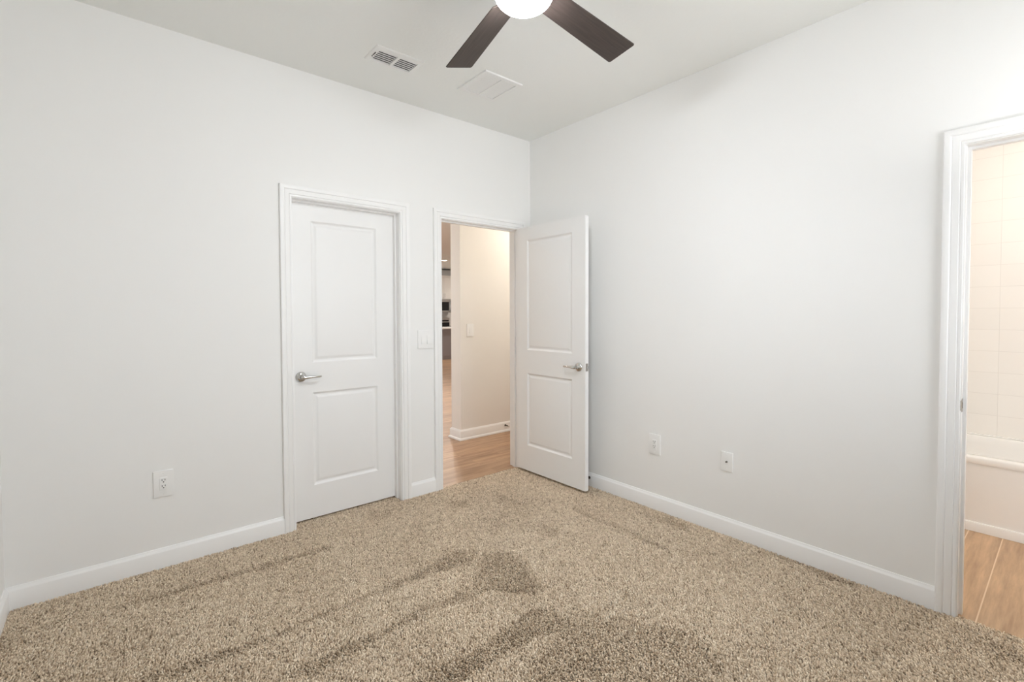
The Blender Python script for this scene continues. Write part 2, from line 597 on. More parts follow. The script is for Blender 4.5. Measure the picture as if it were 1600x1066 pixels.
def door_trim(name, u0, u1, tr, label, stop):
    """casing on the room side plus the jamb lining; tr(u, out, z) -> world"""
    b = MB()
    casing(b, u0, u1, HI, tr)
    o = tag(b.build(name, 'trim_paint', smooth=25), label, 'door frame', kind='structure')
    a0, a1, at = u0 + RV, u1 - RV, HI - RV

    def tb(mb, lo, hi):
        p, q = tr(*lo), tr(*hi)
        mb.box([min(p[i], q[i]) for i in range(3)], [max(p[i], q[i]) for i in range(3)], 0.0008, 1)
    jb = MB()
    tb(jb, (a0 - JT + 0.0005, 0.0, -0.006), (a0, -T, at + JT - 0.0005))
    tb(jb, (a1, 0.0, -0.006), (a1 + JT - 0.0005, -T, at + JT - 0.0005))
    tb(jb, (a0, 0.0, at), (a1, -T, at + JT - 0.0005))
    j = jb.build('jamb', 'trim_paint', o, smooth=25)
    sb = MB()
    s0, s1 = stop
    tb(sb, (a0, -s0, -0.006), (a0 + 0.011, -s1, at))
    tb(sb, (a1 - 0.011, -s0, -0.006), (a1, -s1, at))
    tb(sb, (a0 + 0.011, -s0, at - 0.011), (a1 - 0.011, -s1, at))
    sb.build('door_stop_strip', 'trim_paint', o, smooth=25)
    return o


trA = lambda u, t, z: Vector((u, -t, z))
trB = lambda u, t, z: Vector((-t, -u, z))
door_trim('trim_1', CX0, CX1, trA, 'white moulded frame around the closed closet door', (0.048, 0.079))
bed_trim = door_trim('trim_2', BX0, BX1, trA, 'white moulded frame around the open bedroom doorway', (0.037, 0.068))
bath_trim = door_trim('trim_3', -BY0, -BY1, trB, 'white moulded frame around the bathroom doorway at the right edge', (0.045, 0.076))


def strike_plate(parent, loc, rotz, lip=True):
    """plate flush on a jamb face: local x across the jamb, y out of the jamb face, z up"""
    b = MB()
    b.box((-0.014, -0.0004, -0.029), (0.014, 0.0014, 0.029), 0.0006, 1)
    # curved lip bending round the edge of the jamb
    rr = []
    for k in range(7):
        a = k / 6 * 1.15
        x = -0.014 - 0.009 * math.sin(a)
        y = 0.0005 - 0.009 * (1 - math.cos(a))
        hh = 0.024 - 0.004 * k / 6
        rr.append([Vector((x, y - 0.0007, -hh)), Vector((x, y + 0.0007, -hh)), Vector((x, y + 0.0007, hh)), Vector((x, y - 0.0007, hh))])
    b.rings(rr, True, True, True)
    o = b.build('strike_plate', 'satin_nickel', parent, smooth=30, loc=loc, rot=(0, 0, rotz))
    h = MB()
    h.box((-0.006, 0.0004, -0.013), (0.007, 0.0019, 0.013), 0.0003, 1)
    h.build('latch_hole', 'slot_dark', o, smooth=None)
    tag(o, 'dull metal strike plate')
    return o


# bedroom doorway: left jamb face (+x), bath doorway: jamb face (-y)
strike_plate(bed_trim, (BX0 + RV + 0.0004, 0.018, 0.932), PI * 1.5 + PI).scale = (1, -1, 1)
strike_plate(bath_trim, (0.0175, BY0 - RV - 0.0004, 0.932), 0).scale = (1, -1, 1)


# ------------------------------------------------------------------ doors
def slab_mesh(w, h, t, stile_l, stile_r, zz):
    b = MB()
    bm = b.bm
    xs = [0, stile_l, w - stile_r, w]
    zs = [0, zz[0], zz[1], zz[2], zz[3], h]
    for side in (0, 1):
        y = t if side else 0.0
        dy = -1 if side else 1
        for i in range(3):
            for j in range(5):
                p = [(xs[i], y, zs[j]), (xs[i + 1], y, zs[j]), (xs[i + 1], y, zs[j + 1]), (xs[i], y, zs[j + 1])]
                if i == 1 and j in (1, 3):
                    ring = [(0, 0), (0.0025, 0.0012), (0.005, 0.0038), (0.011, 0.0085), (0.0155, 0.0102), (0.0185, 0.0104), (0.0200, 0.0101),
                            (0.030, 0.0056), (0.0385, 0.0032), (0.0400, 0.0030)]
                    rr = []
                    for d, e in ring:
                        rr.append([Vector((xs[1] + d, y + dy * e, zs[j] + d)), Vector((xs[2] - d, y + dy * e, zs[j] + d)),
                                   Vector((xs[2] - d, y + dy * e, zs[j + 1] - d)), Vector((xs[1] + d, y + dy * e, zs[j + 1] - d))])
                    b.rings(rr, True, False, True)
                else:
                    bm.faces.new([bm.verts.new(q) for q in p])
    for i in range(3):
        for z in (0, h):
            bm.faces.new([bm.verts.new(q) for q in ((xs[i], 0, z), (xs[i + 1], 0, z), (xs[i + 1], t, z), (xs[i], t, z))])
    for j in range(5):
        for x in (0, w):
            bm.faces.new([bm.verts.new(q) for q in ((x, 0, zs[j]), (x, 0, zs[j + 1]), (x, t, zs[j + 1]), (x, t, zs[j]))])
    return b


PZ = (0.212, 0.818, 1.012, 1.924)


def lever_handle(parent, loc, out, side):
    """out: +1 / -1 along local y of the door; side: +1 / -1 direction of the lever along local x"""
    f = lambda x, y, z: Vector((x * side, y * out, z))
    b = MB()
    prof = [(0.0335, 0.0), (0.0335, 0.003), (0.032, 0.0065), (0.028, 0.010), (0.021, 0.0135), (0.0145, 0.0155), (0.0125, 0.018), (0.0115, 0.026), (0.0115, 0.040), (0.0125, 0.043)]
    b.lathe([(r, h * out) for r, h in prof], (0, 0, 0), 'y', 36)
    o = b.build('door_handle', 'chrome', parent, smooth=40, loc=loc)
    tag(o, 'chrome lever handle')
    l = MB()
    pts = [f(-0.012, 0.048, 0), f(-0.004, 0.049, 0), f(0.01, 0.050, 0.0), f(0.026, 0.0515, 0.0005), f(0.05, 0.0525, 0.001), f(0.08, 0.0520, 0.001), f(0.103, 0.050, 0.0005), f(0.112, 0.048, 0), f(0.1145, 0.0472, 0)]
    l.tube(pts, [0.006, 0.0115, 0.0125, 0.0105, 0.0078, 0.0068, 0.0066, 0.0056, 0.002], 16, 0.62, up=(0, 1, 0))
    l.build('lever', 'chrome', o, smooth=40)
    return o


# closet door (closed, opens into the closet)
w1 = CX1 - CX0 - 2 * RV - 0.006
d1 = slab_mesh(w1, 2.032, 0.035, 0.128, 0.134, PZ).build('door_1', 'door_paint', smooth=22, loc=(CX0 + RV + 0.003, 0.0795, 0.0125))
tag(d1, 'closed white two-panel closet door with a chrome lever at its left', 'door', kind='structure')
lever_handle(d1, (0.0575, 0.0, 0.925), -1, 1)
lever_handle(d1, (0.0575, 0.035, 0.925), 1, 1)

# bedroom door, open against the right wall
PIN = (-0.139, -0.021)
dw = 0.762
d2 = slab_mesh(dw, 2.030, 0.035, 0.130, 0.130, PZ).build('door_2', 'door_paint', smooth=22, loc=(PIN[0], PIN[1], 0.021), rot=(0, 0, -PI / 2 + 0.008))
# local x runs from the hinge to the free edge; local y = 0.. t must fall on the -x side of the pin
for v in d2.data.vertices:
    v.co.y -= 0.035
tag(d2, 'white two-panel bedroom door standing open against the right wall', 'door', kind='structure')
lever_handle(d2, (dw - 0.062, -0.035, 0.917), -1, -1)
lever_handle(d2, (dw - 0.062, 0.0, 0.917), 1, -1)
lp = MB()
lp.box((dw - 0.0006, -0.030, 0.889), (dw + 0.0012, -0.005, 0.946), 0.0004, 1)
lpo = tag(lp.build('latch_plate', 'satin_nickel', d2, smooth=30), 'dull metal latch plate')
lb = MB()
lb.box((dw + 0.0008, -0.0245, 0.909), (dw + 0.009, -0.0105, 0.926), 0.002, 2)
lb.build('latch_bolt', 'chrome', lpo, smooth=30)
for hz in (0.19, 1.02, 1.84):
    hb = MB()
    hb.lathe([(0.0055, hz - 0.044), (0.0055, hz + 0.044), (0.003, hz + 0.048)], (-0.002, 0.0065, 0), 'z', 14)
    hb.box((-0.0022, -0.028, hz - 0.044), (0.0, 0.006, hz + 0.044))
    tag(hb.build('hinge', 'satin_nickel', d2, smooth=35), 'dull metal hinge')


# ------------------------------------------------------------------ spring door stops
def door_bumper(loc, rotz, label):
    t = tag(empty('door_stop', loc, rotz), label, 'door stop', 'spring door stops on the baseboards')
    b = MB()
    b.lathe([(0.011, 0.0), (0.011, 0.003), (0.007, 0.006), (0.006, 0.010)], (0, 0, 0), 'y', 20)
    b.build('base', 'dark_bronze', t)
    s = MB()
    n, turns = 200, 16
    s.tube([(0.0058 * math.cos(2 * PI * turns * k / n), 0.008 + 0.050 * k / n, 0.0058 * math.sin(2 * PI * turns * k / n)) for k in range(n + 1)], 0.0011, 6)
    s.build('spring', 'dark_bronze', t)
    p = MB()
    p.lathe([(0.0075, 0.056), (0.0085, 0.059), (0.0085, 0.070), (0.006, 0.073)], (0, 0, 0), 'y', 20)
    tag(p.build('tip', 'rubber', t), 'pale rubber tip')
    return t


door_bumper((-0.015, -0.692, 0.068), PI / 2, 'spring door stop on the right wall baseboard behind the open door')
door_bumper((0.575, PY0 - 0.0155, 0.068), PI, 'small dark spring door stop on the hall baseboard beyond the doorway')


# ------------------------------------------------------------------ outlets and switches (local: x across, -y out of the wall, z up)
def plate(parent, w, h, t=0.0075):
    b = MB()
    b.box((-w / 2, -t, -h / 2), (w / 2, 0.0006, h / 2), 0.0020, 2)
    return b.build('cover_plate', 'plate_plastic', parent, smooth=40)


def screw(parent, x, z, y=-0.0075):
    b = MB()
    b.lathe([(0.0032, 0.0004), (0.0032, -0.0006), (0.0020, -0.0011)], (x, y, z), 'y', 14)
    return b.build('screw', 'plate_plastic', parent, smooth=40)


def outlet(loc, rotz, label):
    t = tag(empty('power_outlet', loc, rotz), label, 'outlet', 'duplex outlets low on the bedroom walls')
    p = plate(t, 0.086, 0.137)
    for s in (-1, 1):
        screw(p, 0, s * 0.0545)
    rc = MB()
    rc.box((-0.0168, -0.0098, -0.0335), (0.0168, -0.003, 0.0335), 0.0012, 2)
    r = rc.build('receptacle', 'plate_plastic', t, smooth=40)
    for s in (0.0155, -0.0155):
        for x in (-0.0064, 0.0064):
            q = MB()
            q.box((x - 0.0014, -0.0101, s + 0.001), (x + 0.0014, -0.0092, s + 0.0095))
            q.build('slot', 'slot_dark', r, smooth=None)
        q = MB()
        q.lathe([(0.0029, -0.0092), (0.0029, -0.0101)], (0, 0, s - 0.0055), 'y', 14)
        q.build('ground_hole', 'slot_dark', r, smooth=None)
    return t


outlet((-2.622, 0, 0.4455), 0, 'white duplex outlet on the back wall left of the closet door')
outlet((0, -1.2605, 0.4440), -PI / 2, 'white duplex outlet low on the right wall beside the open door')

cx = tag(empty('cable_outlet', (0, -1.7575, 0.4440), -PI / 2), 'white cover plate with a single cable jack low on the right wall', 'cable outlet')
p = plate(cx, 0.070, 0.1145)
for s in (-1, 1):
    screw(p, 0, s * 0.042)
q = MB()
q.lathe([(0.0062, -0.004), (0.0062, -0.0085), (0.0046, -0.0087), (0.0046, -0.016), (0.0036, -0.0165), (0.0030, -0.013)], (0, 0, 0), 'y', 20)
j = q.build('cable_jack', 'satin_nickel', cx, smooth=40)
q = MB()
q.lathe([(0.0030, -0.0128), (0.0030, -0.0166)], (0, 0, 0), 'y', 14)
q.build('pin_hole', 'slot_dark', j, smooth=None)


def switch(loc, rotz, gangs, w, h, label):
    t = tag(empty('light_switch', loc, rotz), label, 'light switch')
    p = plate(t, w, h)
    for g in range(gangs):
        x = (g - (gangs - 1) / 2) * 0.046
        for s in (-1, 1):
            screw(p, x, s * (h / 2 - 0.013))
        b = MB()
        b.box((x - 0.0172, -0.0088, -0.0342), (x + 0.0172, -0.003, 0.0342), 0.0010, 2)
        f = b.build('rocker_frame', 'plate_plastic', t, smooth=40)
        b = MB()
        r0 = [Vector((x + sx * 0.0148, -0.0070, z)) for sx, z in ((-1, -0.0312), (1, -0.0312), (1, 0.0312), (-1, 0.0312))]
        # paddle rocked: lower half stands out
        pr = [(-0.0312, 0.0140), (-0.001, 0.0118), (0.0312, 0.0092)]
        rr = []
        for z, yy in pr:
            rr.append([Vector((x - 0.0148, -0.004, z)), Vector((x + 0.0148, -0.004, z)), Vector((x + 0.0148, -yy, z)), Vector((x - 0.0148, -yy, z))])
        b.rings(rr, True, True, True)
        b.build('rocker', 'plate_plastic', f, smooth=20)
    return t


switch((-1.0450, 0, 1.1485), 0, 2, 0.132, 0.134, 'white double rocker switch between the closet door and the doorway')
switch((0.1075, PY0, 1.1605), 0, 1, 0.086, 0.134, 'single rocker switch on the cream hall wall')


# ------------------------------------------------------------------ ceiling vents (local z = 0 at the ceiling, parts hang below)
def supply_vent():
    x0, x1, yy0, yy1 = -1.659, -1.360, -0.575, -0.388
    cxx, cyy = (x0 + x1) / 2, (yy0 + yy1) / 2
    t = tag(empty('supply_vent', (cxx, cyy, H)), 'white ceiling air register with dark open louvres, left of the fan', 'air vent')
    hx, hy = (x1 - x0) / 2, (yy1 - yy0) / 2
    d, ex, ey = 0.012, 0.030, 0.033
    ix, iy = hx - ex, hy - ey
    b = MB()
    # stepped frame: sloped rim falling to a flat flange, with the opening
    rr = []
    for ox, oy, z in ((hx, hy, 0.0), (hx, hy, -0.003), (hx - 0.006, hy - 0.006, -0.008), (ix + 0.004, iy + 0.004, -d), (ix, iy, -d), (ix, iy, 0.0)):
        rr.append([Vector((-ox, -oy, z)), Vector((ox, -oy, z)), Vector((ox, oy, z)), Vector((-ox, oy, z))])
    b.rings(rr, True, False, False)
    b.box((-0.009, -iy, -d), (0.009, iy, -0.002), 0.001, 1)
    b.build('frame', 'vent_metal', t, smooth=25)
    b = MB()
    b.box((-ix, -iy, -0.0016), (ix, iy, -0.0004))
    tag(b.build('duct', 'duct_dark', t, smooth=None), 'dark sheet painted for the shade behind the louvres')  # flat dark sheet stands in for the shade up inside the register
    n = 6
    for bank in (-1, 1):
        for k in range(n):
            y = -iy + (k + 0.62) * 2 * iy / n
            cxb = bank * (ix + 0.009) / 2
            half = (ix - 0.009) / 2 - 0.001
            b = MB()
            mt = Matrix.Translation((cxb, y, -0.0075)) @ Matrix.Rotation(math.radians(8), 4, 'X')
            b.box((-half, -0.0055, -0.0006), (half, 0.0055, 0.0006), mat=mt)
            b.build('louver', 'vent_metal', t, smooth=None)
    b = MB()
    b.box((-ix - 0.013, -0.026, -d - 0.0012), (-ix - 0.0085, 0.026, -d + 0.004))
    sl = b.build('lever_slot', 'duct_dark', t, smooth=None)
    b = MB()
    b.box((-ix - 0.013, 0.004, -d - 0.010), (-ix - 0.009, 0.012, -d), 0.001, 1)
    b.build('damper_lever', 'vent_metal', t, smooth=None)
    return t


def return_grille():
    x0, x1, yy0, yy1 = -1.031, -0.731, -0.738, -0.425
    t = tag(empty('return_grille', ((x0 + x1) / 2, (yy0 + yy1) / 2, H)), 'white square ceiling return grille with fine louvres, below the fan blade tip', 'air vent')
    hx, hy = (x1 - x0) / 2, (yy1 - yy0) / 2
    d = 0.010
    ix, iy = hx - 0.032, hy - 0.032
    b = MB()
    rr = []
    for ox, oy, z in ((hx, hy, 0.0), (hx, hy, -d + 0.002), (hx - 0.002, hy - 0.002, -d), (ix + 0.002, iy + 0.002, -d), (ix, iy, -d + 0.001), (ix, iy, 0.0)):
        rr.append([Vector((-ox, -oy, z)), Vector((ox, -oy, z)), Vector((ox, oy, z)), Vector((-ox, oy, z))])
    b.rings(rr, True, False, False)
    b.build('frame', 'vent_metal', t, smooth=25)
    b = MB()
    b.box((-ix, -iy, -0.0012), (ix, iy, -0.0003))
    tag(b.build('duct', 'duct_dark', t, smooth=None), 'dark sheet painted for the shade behind the louvres')  # shade above the grille painted as a thin dark sheet
    b = MB()
    b.box((-0.0035, -iy, -d + 0.0005), (0.0035, iy, -0.003))
    b.build('center_bar', 'vent_metal', t, smooth=None)
    n = 22
    for k in range(n):
        y = -iy + (k + 0.5) * 2 * iy / n
        b = MB()
        mt = Matrix.Translation((0, y, -0.0055)) @ Matrix.Rotation(math.radians(-10), 4, 'X')
        b.box((-ix + 0.0015, -0.0041, -0.0004), (ix - 0.0015, 0.0041, 0.0004), mat=mt)
        b.build('louver', 'vent_metal', t, smooth=None)
    return t


supply_vent()
return_grille()

# ------------------------------------------------------------------ ceiling fan
FX, FY, FZ = -1.605, -1.738, 2.576
fan = tag(empty('ceiling_fan', (FX, FY, H)), 'ceiling fan with five dark wood blades and a lit white bowl light', 'ceiling fan')
zz = FZ - H
b = MB()
b.lathe([(0.070, 0.0), (0.072, -0.010), (0.066, -0.028), (0.046, -0.050), (0.024, -0.058)], (0, 0, 0), 'z', 40)
b.build('canopy', 'fan_metal', fan)
b = MB()
b.lathe([(0.0135, -0.05), (0.0135, -0.135)], (0, 0, 0), 'z', 20)
b.build('downrod', 'fan_metal', fan)
b = MB()
b.lathe([(0.030, -0.128), (0.060, -0.136), (0.098, -0.155), (0.112, -0.180), (0.114, zz - 0.0), (0.113, zz - 0.018), (0.1125, zz - 0.034)], (0, 0, 0), 'z', 48)
b.build('motor_housing', 'fan_metal', fan)
b = MB()
dome = [(0.1105, zz - 0.034), (0.1095, zz - 0.041)]
for k in range(1, 11):
    a = k / 10 * PI / 2
    dome.append((max(0.1095 * math.cos(a), 0.0015), zz - 0.041 - 0.058 * math.sin(a)))
b.lathe(dome, (0, 0, 0), 'z', 56)
tag(b.build('light_bowl', 'fan_glass', fan, smooth=60), 'glowing white glass bowl')


def blade_mesh():
    """blade along +x from the hub axis, tilted about x"""
    r0, r1 = 0.150, 0.681
    w0, w1, th = 0.110, 0.142, 0.0055
    outline = []

    def half(x):
        return (w0 + (w1 - w0) * (x - r0) / (r1 - r0)) / 2
    ch = 0.006
    pts = [(r0, -half(r0) + 0.012), (r0 + 0.012, -half(r0)), (r1 - ch, -half(r1)), (r1, -half(r1) + ch), (r1, half(r1) - ch), (r1 - ch, half(r1)), (r0 + 0.012, half(r0)), (r0, half(r0) - 0.012)]
    b = MB()
    rr = []
    for inset, z in ((0.0012, -th / 2), (0, -th / 2 + 0.0012), (0, th / 2 - 0.0012), (0.0012, th / 2)):
        ring = []
        for x, y in pts:
            cxm = (r0 + r1) / 2
            ring.append(Vector((x - math.copysign(inset, x - cxm), y - math.copysign(inset, y), z)))
        rr.append(ring)
    b.rings(rr, True, True, True)
    return b


def arm_mesh():
    b = MB()
    b.box((0.095, -0.020, 0.004), (0.235, 0.020, 0.009), 0.0015, 1)
    b.box((0.20, -0.042, 0.004), (0.245, 0.042, 0.009), 0.0015, 1)
    return b


blade0 = None
for k in range(5):
    ang = 0.093 + k * 2 * PI / 5
    if k == 0:
        bl = blade_mesh().build('blade', 'blade_wood', fan, smooth=30)
        arm_mesh().build('blade_arm', 'fan_metal', bl, smooth=30)
        blade0 = bl
    else:
        bl = copy_tree(blade0, fan)
    bl.matrix_local = Matrix.Translation((0, 0, zz)) @ Matrix.Rotation(ang, 4, 'Z') @ Matrix.Rotation(-0.226, 4, 'X')

# ------------------------------------------------------------------ window behind the camera


def window(name, u0, u1, z0, z1, tr, label):
    """tr(u, inward, z) -> world; inward is measured from the inner wall face"""
    def add(mb, lo, hi, bev):
        p, q = tr(*lo), tr(*hi)
        mb.box([min(p[i], q[i]) for i in range(3)], [max(p[i], q[i]) for i in range(3)], bev, 1)
    b = MB()
    f = 0.05
    zm = (z0 + z1) / 2
    for lo, hi in (((u0, -0.10, z0), (u0 + f, -0.03, z1)), ((u1 - f, -0.10, z0), (u1, -0.03, z1)), ((u0 + f, -0.10, z0), (u1 - f, -0.03, z0 + f)),
                   ((u0 + f, -0.10, z1 - f), (u1 - f, -0.03, z1)), ((u0 + f, -0.09, zm - 0.02), (u1 - f, -0.04, zm + 0.02))):
        add(b, lo, hi, 0.002)
    w = tag(b.build(name, 'window_vinyl', smooth=25), label, 'window', kind='structure')
    b = MB()
    add(b, (u0 + f, -0.068, z0 + f), (u1 - f, -0.064, z1 - f), 0)
    b.build('window_pane', 'window_glass', w, smooth=None)
    b = MB()
    add(b, (u0 - 0.03, -0.03, z0 - 0.022), (u1 + 0.03, 0.03, z0), 0.003)
    b.build('window_sill', 'trim_paint', w, smooth=30)


window('window_1', WIN[0], WIN[1], WIN[2], WIN[3], lambda u, n, z: Vector((u, FRONT + n, z)), 'white single-hung window behind the camera')
window('fill_window_2', FILL_WIN2[0], FILL_WIN2[1], FILL_WIN2[2], FILL_WIN2[3], lambda u, n, z: Vector((LEFT + n, u, z)), 'unseen white high window added in the left wall to brighten the right wall')  # added for its light on the right wall and ceiling

window('fill_window_3', FILL_WIN3[0], FILL_WIN3[1], FILL_WIN3[2], FILL_WIN3[3], lambda u, n, z: Vector((-4.0 + n, u, z)), 'wide unseen white window added to fill the great room with neutral light')  # added to bring neutral daylight into the great room

# ------------------------------------------------------------------ bathtub
tub = tag(empty('bathtub', (1.2, -3.44, 0)), 'white bathtub with a flat apron in front of the tiled bathroom wall', 'bathtub')
TL, TW, TH = 1.538, 0.760, 0.453


def rrect(x0, x1, yy0, yy1, r, z, n=8):
    ring = []
    for cx_, cy_, a0 in ((x1 - r, yy1 - r, 0), (x0 + r, yy1 - r, PI / 2), (x0 + r, yy0 + r, PI), (x1 - r, yy0 + r, 1.5 * PI)):
        for k in range(n + 1):
            a = a0 + k / n * PI / 2
            ring.append(Vector((cx_ + r * math.cos(a), cy_ + r * math.sin(a), z)))
    return ring


b = MB()
rings = [rrect(0.002, TW, 0, TL, 0.004, TH - 0.040), rrect(0.0, TW, 0, TL, 0.005, TH - 0.034), rrect(0.0, TW, 0, TL, 0.005, TH - 0.010), rrect(0.003, TW, 0, TL, 0.007, TH - 0.003), rrect(0.010, TW - 0.002, 0.002, TL - 0.002, 0.012, TH),
         rrect(0.075, TW - 0.06, 0.09, TL - 0.09, 0.10, TH), rrect(0.085, TW - 0.066, 0.10, TL - 0.10, 0.11, TH - 0.006), rrect(0.10, TW - 0.075, 0.115, TL - 0.115, 0.12, TH - 0.05),
         rrect(0.13, TW - 0.10, 0.15, TL - 0.20, 0.14, 0.16), rrect(0.17, TW - 0.14, 0.20, TL - 0.28, 0.14, 0.10)]
b.rings(rings, True, False, True)
b.build('basin', 'tub_acrylic', tub, smooth=50)
b = MB()
b.box((0.010, 0.001, 0.0), (0.030, TL - 0.001, TH - 0.034), 0.002, 1)
b.build('apron', 'tub_acrylic', tub, smooth=30)
b = MB()
rr = [[Vector((x, yv, z)) for x, z in ((0.012, -0.003), (-0.006, -0.003), (-0.006, 0.044), (-0.002, 0.051), (0.012, 0.053))] for yv in (0.001, TL - 0.001)]
b.rings(rr, True, True, True)
b.build('base_strip', 'tub_acrylic', tub, smooth=30)
b = MB()
b.box((TW - 0.014, 0.0, TH - 0.002), (TW + 0.001, TL, TH + 0.008), 0.003, 2)
b.build('tile_bead', 'tub_acrylic', tub, smooth=30)

# bathroom ceiling light
bl_ = tag(empty('bath_light', (1.15, -3.05, 2.60)), 'round flush ceiling light in the bathroom, out of view', 'ceiling light')
b = MB()
b.lathe([(0.15, 0.0), (0.15, -0.02), (0.145, -0.025)], (0, 0, 0), 'z', 40)
b.build('base', 'trim_paint', bl_)
b = MB()
b.lathe([(0.14, -0.024), (0.135, -0.05), (0.11, -0.08), (0.06, -0.098), (0.002, -0.102)], (0, 0, 0), 'z', 40)
b.build('shade', 'bath_glass', bl_, smooth=60)


# ------------------------------------------------------------------ torchiere floor lamp added behind the camera to brighten the upper right wall
tl = tag(empty('fill_uplight', (-0.45, -3.30, 0)), 'unseen slim uplighting floor lamp added to brighten the upper right wall', 'floor lamp')
b = MB()
b.lathe([(0.125, -0.006), (0.125, 0.014), (0.118, 0.022), (0.03, 0.030), (0.012, 0.036)], (0, 0, 0), 'z', 36)
b.build('base', 'fan_metal', tl)
b = MB()
b.lathe([(0.011, 0.03), (0.011, 1.66)], (0, 0, 0), 'z', 16)
b.build('pole', 'fan_metal', tl)
b = MB()
b.lathe([(0.012, 1.655), (0.05, 1.665), (0.115, 1.70), (0.150, 1.75), (0.147, 1.75), (0.112, 1.703), (0.05, 1.670), (0.004, 1.668)], (0, 0, 0), 'z', 40, True, True)
b.build('shade', 'plate_plastic', tl)
up = area_light('lamp', (0, 0, 1.742), (PI, 0, 0), 0.24, 0.24, 5.0, (0.97, 0.985, 1.0), spread=2.6)
up.data.shape = 'DISK'
up.parent = tl

# ------------------------------------------------------------------ recessed lights in hall and kitchen
def downlight(x, y, label, watts, col=(1.0, 0.92, 0.82)):
    t = tag(empty('recessed_light', (x, y, H)), label, 'ceiling light', 'recessed ceiling lights in hall and kitchen')
    b = MB()
    b.lathe([(0.092, 0.0), (0.092, -0.004), (0.086, -0.007), (0.074, -0.005), (0.074, 0.0)], (0, 0, 0), 'z', 36, False, False)
    b.build('trim_ring', 'trim_paint', t)
    b = MB()
    b.lathe([(0.074, -0.002), (0.060, -0.006), (0.002, -0.008)], (0, 0, 0), 'z', 36)
    b.build('lens', 'lamp_lens', t, smooth=60)
    l = area_light('lamp', (0, 0, -0.012), (0, 0, 0), 0.13, 0.13, watts, col)
    l.data.shape = 'DISK'
    l.parent = t
    return t


downlight(4.35, 8.40, 'recessed ceiling light glowing above the kitchen island, far through the doorway', 40, (1.0, 0.95, 0.88))
downlight(1.00, 0.35, 'recessed light over the short hall, out of view', 14.5)
downlight(-1.50, 0.55, 'unseen recessed light added left of the doorway to even out the hall wall', 100)  # extra lamp, lights the lower hall wall more evenly
downlight(-1.40, 1.95, 'unseen recessed light added to brighten the end of the hall wall', 14)  # extra lamp aimed at brightening the narrow wall end
downlight(-0.60, 5.20, 'recessed light in the middle of the great room, out of view', 40, (1.0, 0.95, 0.88))
downlight(1.20, 3.40, 'recessed light in the great room beyond the hall wall, out of view', 60, (1.0, 0.95, 0.88))
downlight(6.30, 8.40, 'second recessed light above the kitchen island, out of view', 40, (1.0, 0.95, 0.88))

# ------------------------------------------------------------------ kitchen far through the doorway
RX0, RX1 = 5.24, 6.00
isl = tag(empty('kitchen_island', (4.1, 8.66, 0)), 'dark grey kitchen island with a white countertop, far through the doorway', 'kitchen island')
b = MB()
b.box((0.03, 0.02, -0.002), (2.47, 0.84, 0.885), 0.002, 1)
b.build('body', 'island_paint', isl, smooth=None)
b = MB()
for k in range(4):
    b.box((0.03 + k * 0.61 + 0.02, 0.006, 0.10), (0.03 + (k + 1) * 0.61 - 0.02, 0.022, 0.86), 0.002, 1)
b.build('panel', 'island_paint', isl, smooth=None)
b = MB()
b.box((0, -0.02, 0.885), (2.5, 0.87, 0.925), 0.003, 2)
tag(b.build('countertop', 'quartz', isl, smooth=30), 'white countertop')

rng = tag(empty('range', (RX0, KY - 0.68, 0)), 'stainless kitchen range with a black cooktop behind the island', 'stove')
b = MB()
b.box((0.0, 0.04, 0.0), (0.76, 0.665, 0.90), 0.003, 1)
b.build('body', 'stainless', rng, smooth=None)
b = MB()
b.box((0.01, 0.012, 0.20), (0.75, 0.045, 0.80), 0.003, 1)
dr = b.build('oven_door', 'black_glass', rng, smooth=None)
b = MB()
b.tube([(0.06, -0.02, 0.74), (0.70, -0.02, 0.74)], 0.012)
b.box((0.07, -0.02, 0.73), (0.09, 0.02, 0.75))
b.box((0.67, -0.02, 0.73), (0.69, 0.02, 0.75))
b.build('oven_handle', 'stainless', dr)
b = MB()
b.box((-0.005, 0.0, 0.895), (0.765, 0.63, 0.918), 0.003, 1)
b.build('cooktop', 'black_glass', rng, smooth=None)
b = MB()
b.box((0.0, 0.600, 0.90), (0.76, 0.676, 1.03), 0.003, 1)
bgk = tag(b.build('rear_guard', 'black_glass', rng, smooth=None), 'black rear guard')
b = MB()
b.box((0.0, 0.592, 1.03), (0.76, 0.676, 1.19), 0.003, 1)
cp = tag(b.build('control_panel', 'stainless', rng, smooth=None), 'stainless control panel')
b = MB()
b.box((0.44, 0.588, 1.065), (0.72, 0.593, 1.12))
b.build('display', 'black_glass', cp, smooth=None)

mw = tag(empty('microwave', (RX0, KY - 0.40, 1.375)), 'stainless over-the-range microwave with a black window and upright handle', 'microwave')
b = MB()
b.box((0, 0.02, 0.0), (0.76, 0.398, 0.42), 0.003, 1)
b.build('body', 'stainless', mw, smooth=None)
b = MB()
b.box((0.0, -0.003, 0.045), (0.59, 0.021, 0.37), 0.003, 1)
dr = b.build('door', 'stainless', mw, smooth=None)
b = MB()
b.box((0.03, -0.006, 0.06), (0.535, -0.002, 0.345))
b.build('door_window', 'black_glass', dr, smooth=None)
b = MB()
b.tube([(0.565, -0.03, 0.06), (0.565, -0.034, 0.2), (0.565, -0.03, 0.355)], 0.011)
tag(b.build('door_handle', 'stainless', dr), 'upright steel handle')
b = MB()
b.box((0.60, -0.003, 0.045), (0.76, 0.021, 0.37), 0.003, 1)
b.build('control_panel', 'black_glass', mw, smooth=None)
b = MB()
b.box((0.0, 0.0, -0.004), (0.76, 0.39, 0.006))
b.build('grease_filter', 'duct_dark', mw, smooth=None)

